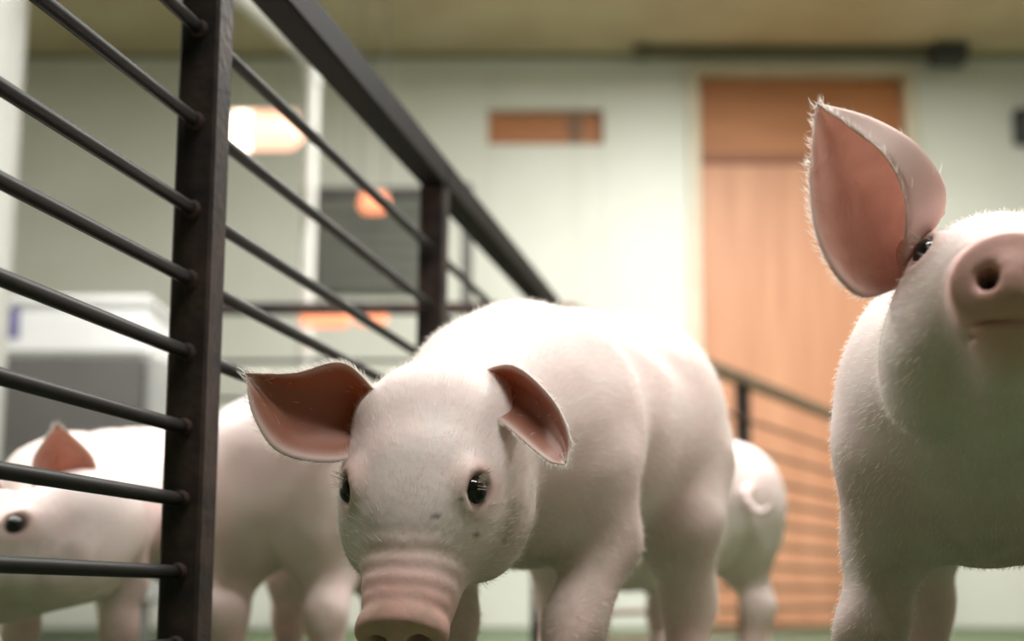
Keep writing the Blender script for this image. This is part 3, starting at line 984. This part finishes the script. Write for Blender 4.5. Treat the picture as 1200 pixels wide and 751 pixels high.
# 1. middle piglet, head lowered toward the lens
make_pig('white piglet in the middle, head lowered toward the camera, ears drooping',
         hips=(0.100, 1.475), shoulders=(-0.002, 1.18), scale=1.08, fat=0.92,
         head_px=at(503, 547, 1.04), head_fwd=(-0.135, -0.62, -0.77), roll=-0.02, hs=0.94, h=0.0026, dirt=1.5,
         feet={'fl': (0.065, -0.016), 'fr': (-0.02, 0.0), 'hl': (0.0, 0.0), 'hr': (0.03, 0.0)}, nhair=34000,
         spots=[(517, 601, 0.0028, 0.75), (565, 629, 0.0035, 0.7), (545, 588, 0.002, 0.7), (595, 640, 0.003, 0.35)],
         ears=[dict(curves=[[at(446, 464, 1.045), at(402, 425, 1.03), at(345, 437, 1.02), at(287, 437, 1.015)],
                            [at(446, 478, 1.065), at(402, 452, 1.05), at(345, 456, 1.034), at(287, 438, 1.015)],
                            [at(444, 500, 1.065), at(398, 505, 1.05), at(340, 500, 1.03), at(287, 439, 1.015)],
                            [at(440, 520, 1.035), at(392, 541, 1.02), at(328, 530, 1.01), at(297, 487, 1.01), at(288, 440, 1.015)]],
                    cam_side=(0.25, -1, -0.05), hair_n=900, inner_shade=0.9),
               dict(curves=[[at(550, 440, 1.06), at(600, 428, 1.035), at(646, 466, 1.0), at(668, 512, 0.975), at(664, 543, 0.965)],
                            [at(558, 452, 1.08), at(604, 446, 1.06), at(643, 482, 1.025), at(663, 518, 0.985), at(663, 543, 0.966)],
                            [at(562, 468, 1.07), at(600, 476, 1.05), at(634, 508, 1.02), at(653, 530, 0.985), at(663, 544, 0.966)],
                            [at(556, 478, 1.035), at(586, 494, 1.02), at(620, 522, 0.995), at(643, 541, 0.975), at(662, 545, 0.965)]],
                    cam_side=(-0.35, -0.8, -0.5), hair_n=800, inner_shade=0.85)])

# 2. right piglet, head raised, looking into the lens
def mir(c, cx=1183):
    return [at(2 * cx - a, b, d) for a, b, d in c]
def pts(c):
    return [at(*p) for p in c]
RE = [[(1058, 312, 0.885), (1062, 240, 0.860), (1040, 186, 0.85), (1000, 152, 0.858), (958, 123, 0.866)],
      [(1102, 250, 0.915), (1101, 215, 0.890), (1070, 172, 0.873), (1015, 140, 0.869), (957, 121, 0.866)],
      [(1078, 290, 0.925), (1048, 250, 0.908), (1015, 215, 0.888), (985, 175, 0.876), (957, 123, 0.866)],
      [(1064, 322, 0.91), (1012, 308, 0.884), (977, 260, 0.870), (963, 200, 0.866), (956, 125, 0.866)],
      [(1060, 334, 0.895), (1008, 347, 0.862), (966, 300, 0.853), (949, 225, 0.857), (956, 126, 0.866)]]
make_pig('white piglet at right, head raised with the snout facing the camera, one ear upright',
         hips=(0.40, 1.28), shoulders=(0.298, 0.965), scale=1.06, fat=0.95,
         head_px=at(1172, 366, 0.88), head_fwd=(-0.245, -0.96, 0.12), roll=-0.06, hs=0.97, crown=1.0, dirt=1.5, h=0.0026,
         feet={'fr': (0, -0.022), 'fl': (0.02, -0.02)}, nhair=30000, hair_len=0.0062,
         ears=[dict(curves=[pts(c) for c in RE], cam_side=(0.1, -1, 0.0), hair_n=900, inner_shade=0.12),
               dict(curves=[mir(c) for c in RE], cam_side=(-0.1, -1, 0.0), hair_n=500, inner_shade=0.12)])

# 3. left piglet behind the fence rods
make_pig('white piglet at far left behind the fence rods, orange lit ear',
         hips=(-0.44, 1.88), shoulders=(-0.47, 1.60), scale=0.90,
         head_px=at(58, 622, 1.40), head_fwd=(-0.76, -0.52, -0.40), hs=1.04, h=0.0042, nhair=6000,
         ears=[dict(curves=[pts([(110, 582, 1.42), (110, 538, 1.41), (68, 496, 1.40)]),
                            pts([(78, 580, 1.45), (76, 540, 1.43), (67, 498, 1.40)]),
                            pts([(38, 576, 1.41), (40, 535, 1.40), (66, 497, 1.40)])],
                    cam_side=(0.1, -1, 0.0), hair_n=250, inner_shade=0.3),
               dict(curves=[pts([(5, 572, 1.50), (-25, 540, 1.50), (-60, 530, 1.49)]),
                            pts([(-5, 590, 1.52), (-30, 560, 1.51), (-61, 532, 1.49)]),
                            pts([(-12, 600, 1.49), (-40, 580, 1.48), (-62, 533, 1.49)])],
                    cam_side=(0.1, -1, 0.0), hair_n=100)])

# 4. piglet standing between the post and the middle piglet's head, rump this way
make_pig('pinkish piglet half hidden between the dark post and the middle piglet',
         hips=(-0.245, 1.64), shoulders=(-0.215, 1.94), scale=0.94, tail=0.0,
         head_px=(-0.20, 2.12, 0.22), head_fwd=(0.1, 0.85, -0.5), hs=1.0, h=0.0042, nhair=6000, ears=[])

# 5. piglet behind the middle one, rump to the right
make_pig('small white piglet seen from behind, between the middle and right piglets',
         hips=(0.288, 2.22), shoulders=(0.175, 2.47), scale=0.96,
         head_px=(0.135, 2.60, 0.24), head_fwd=(0.3, 0.85, -0.3), hs=1.0, h=0.0048, nhair=5000,
         ears=[])
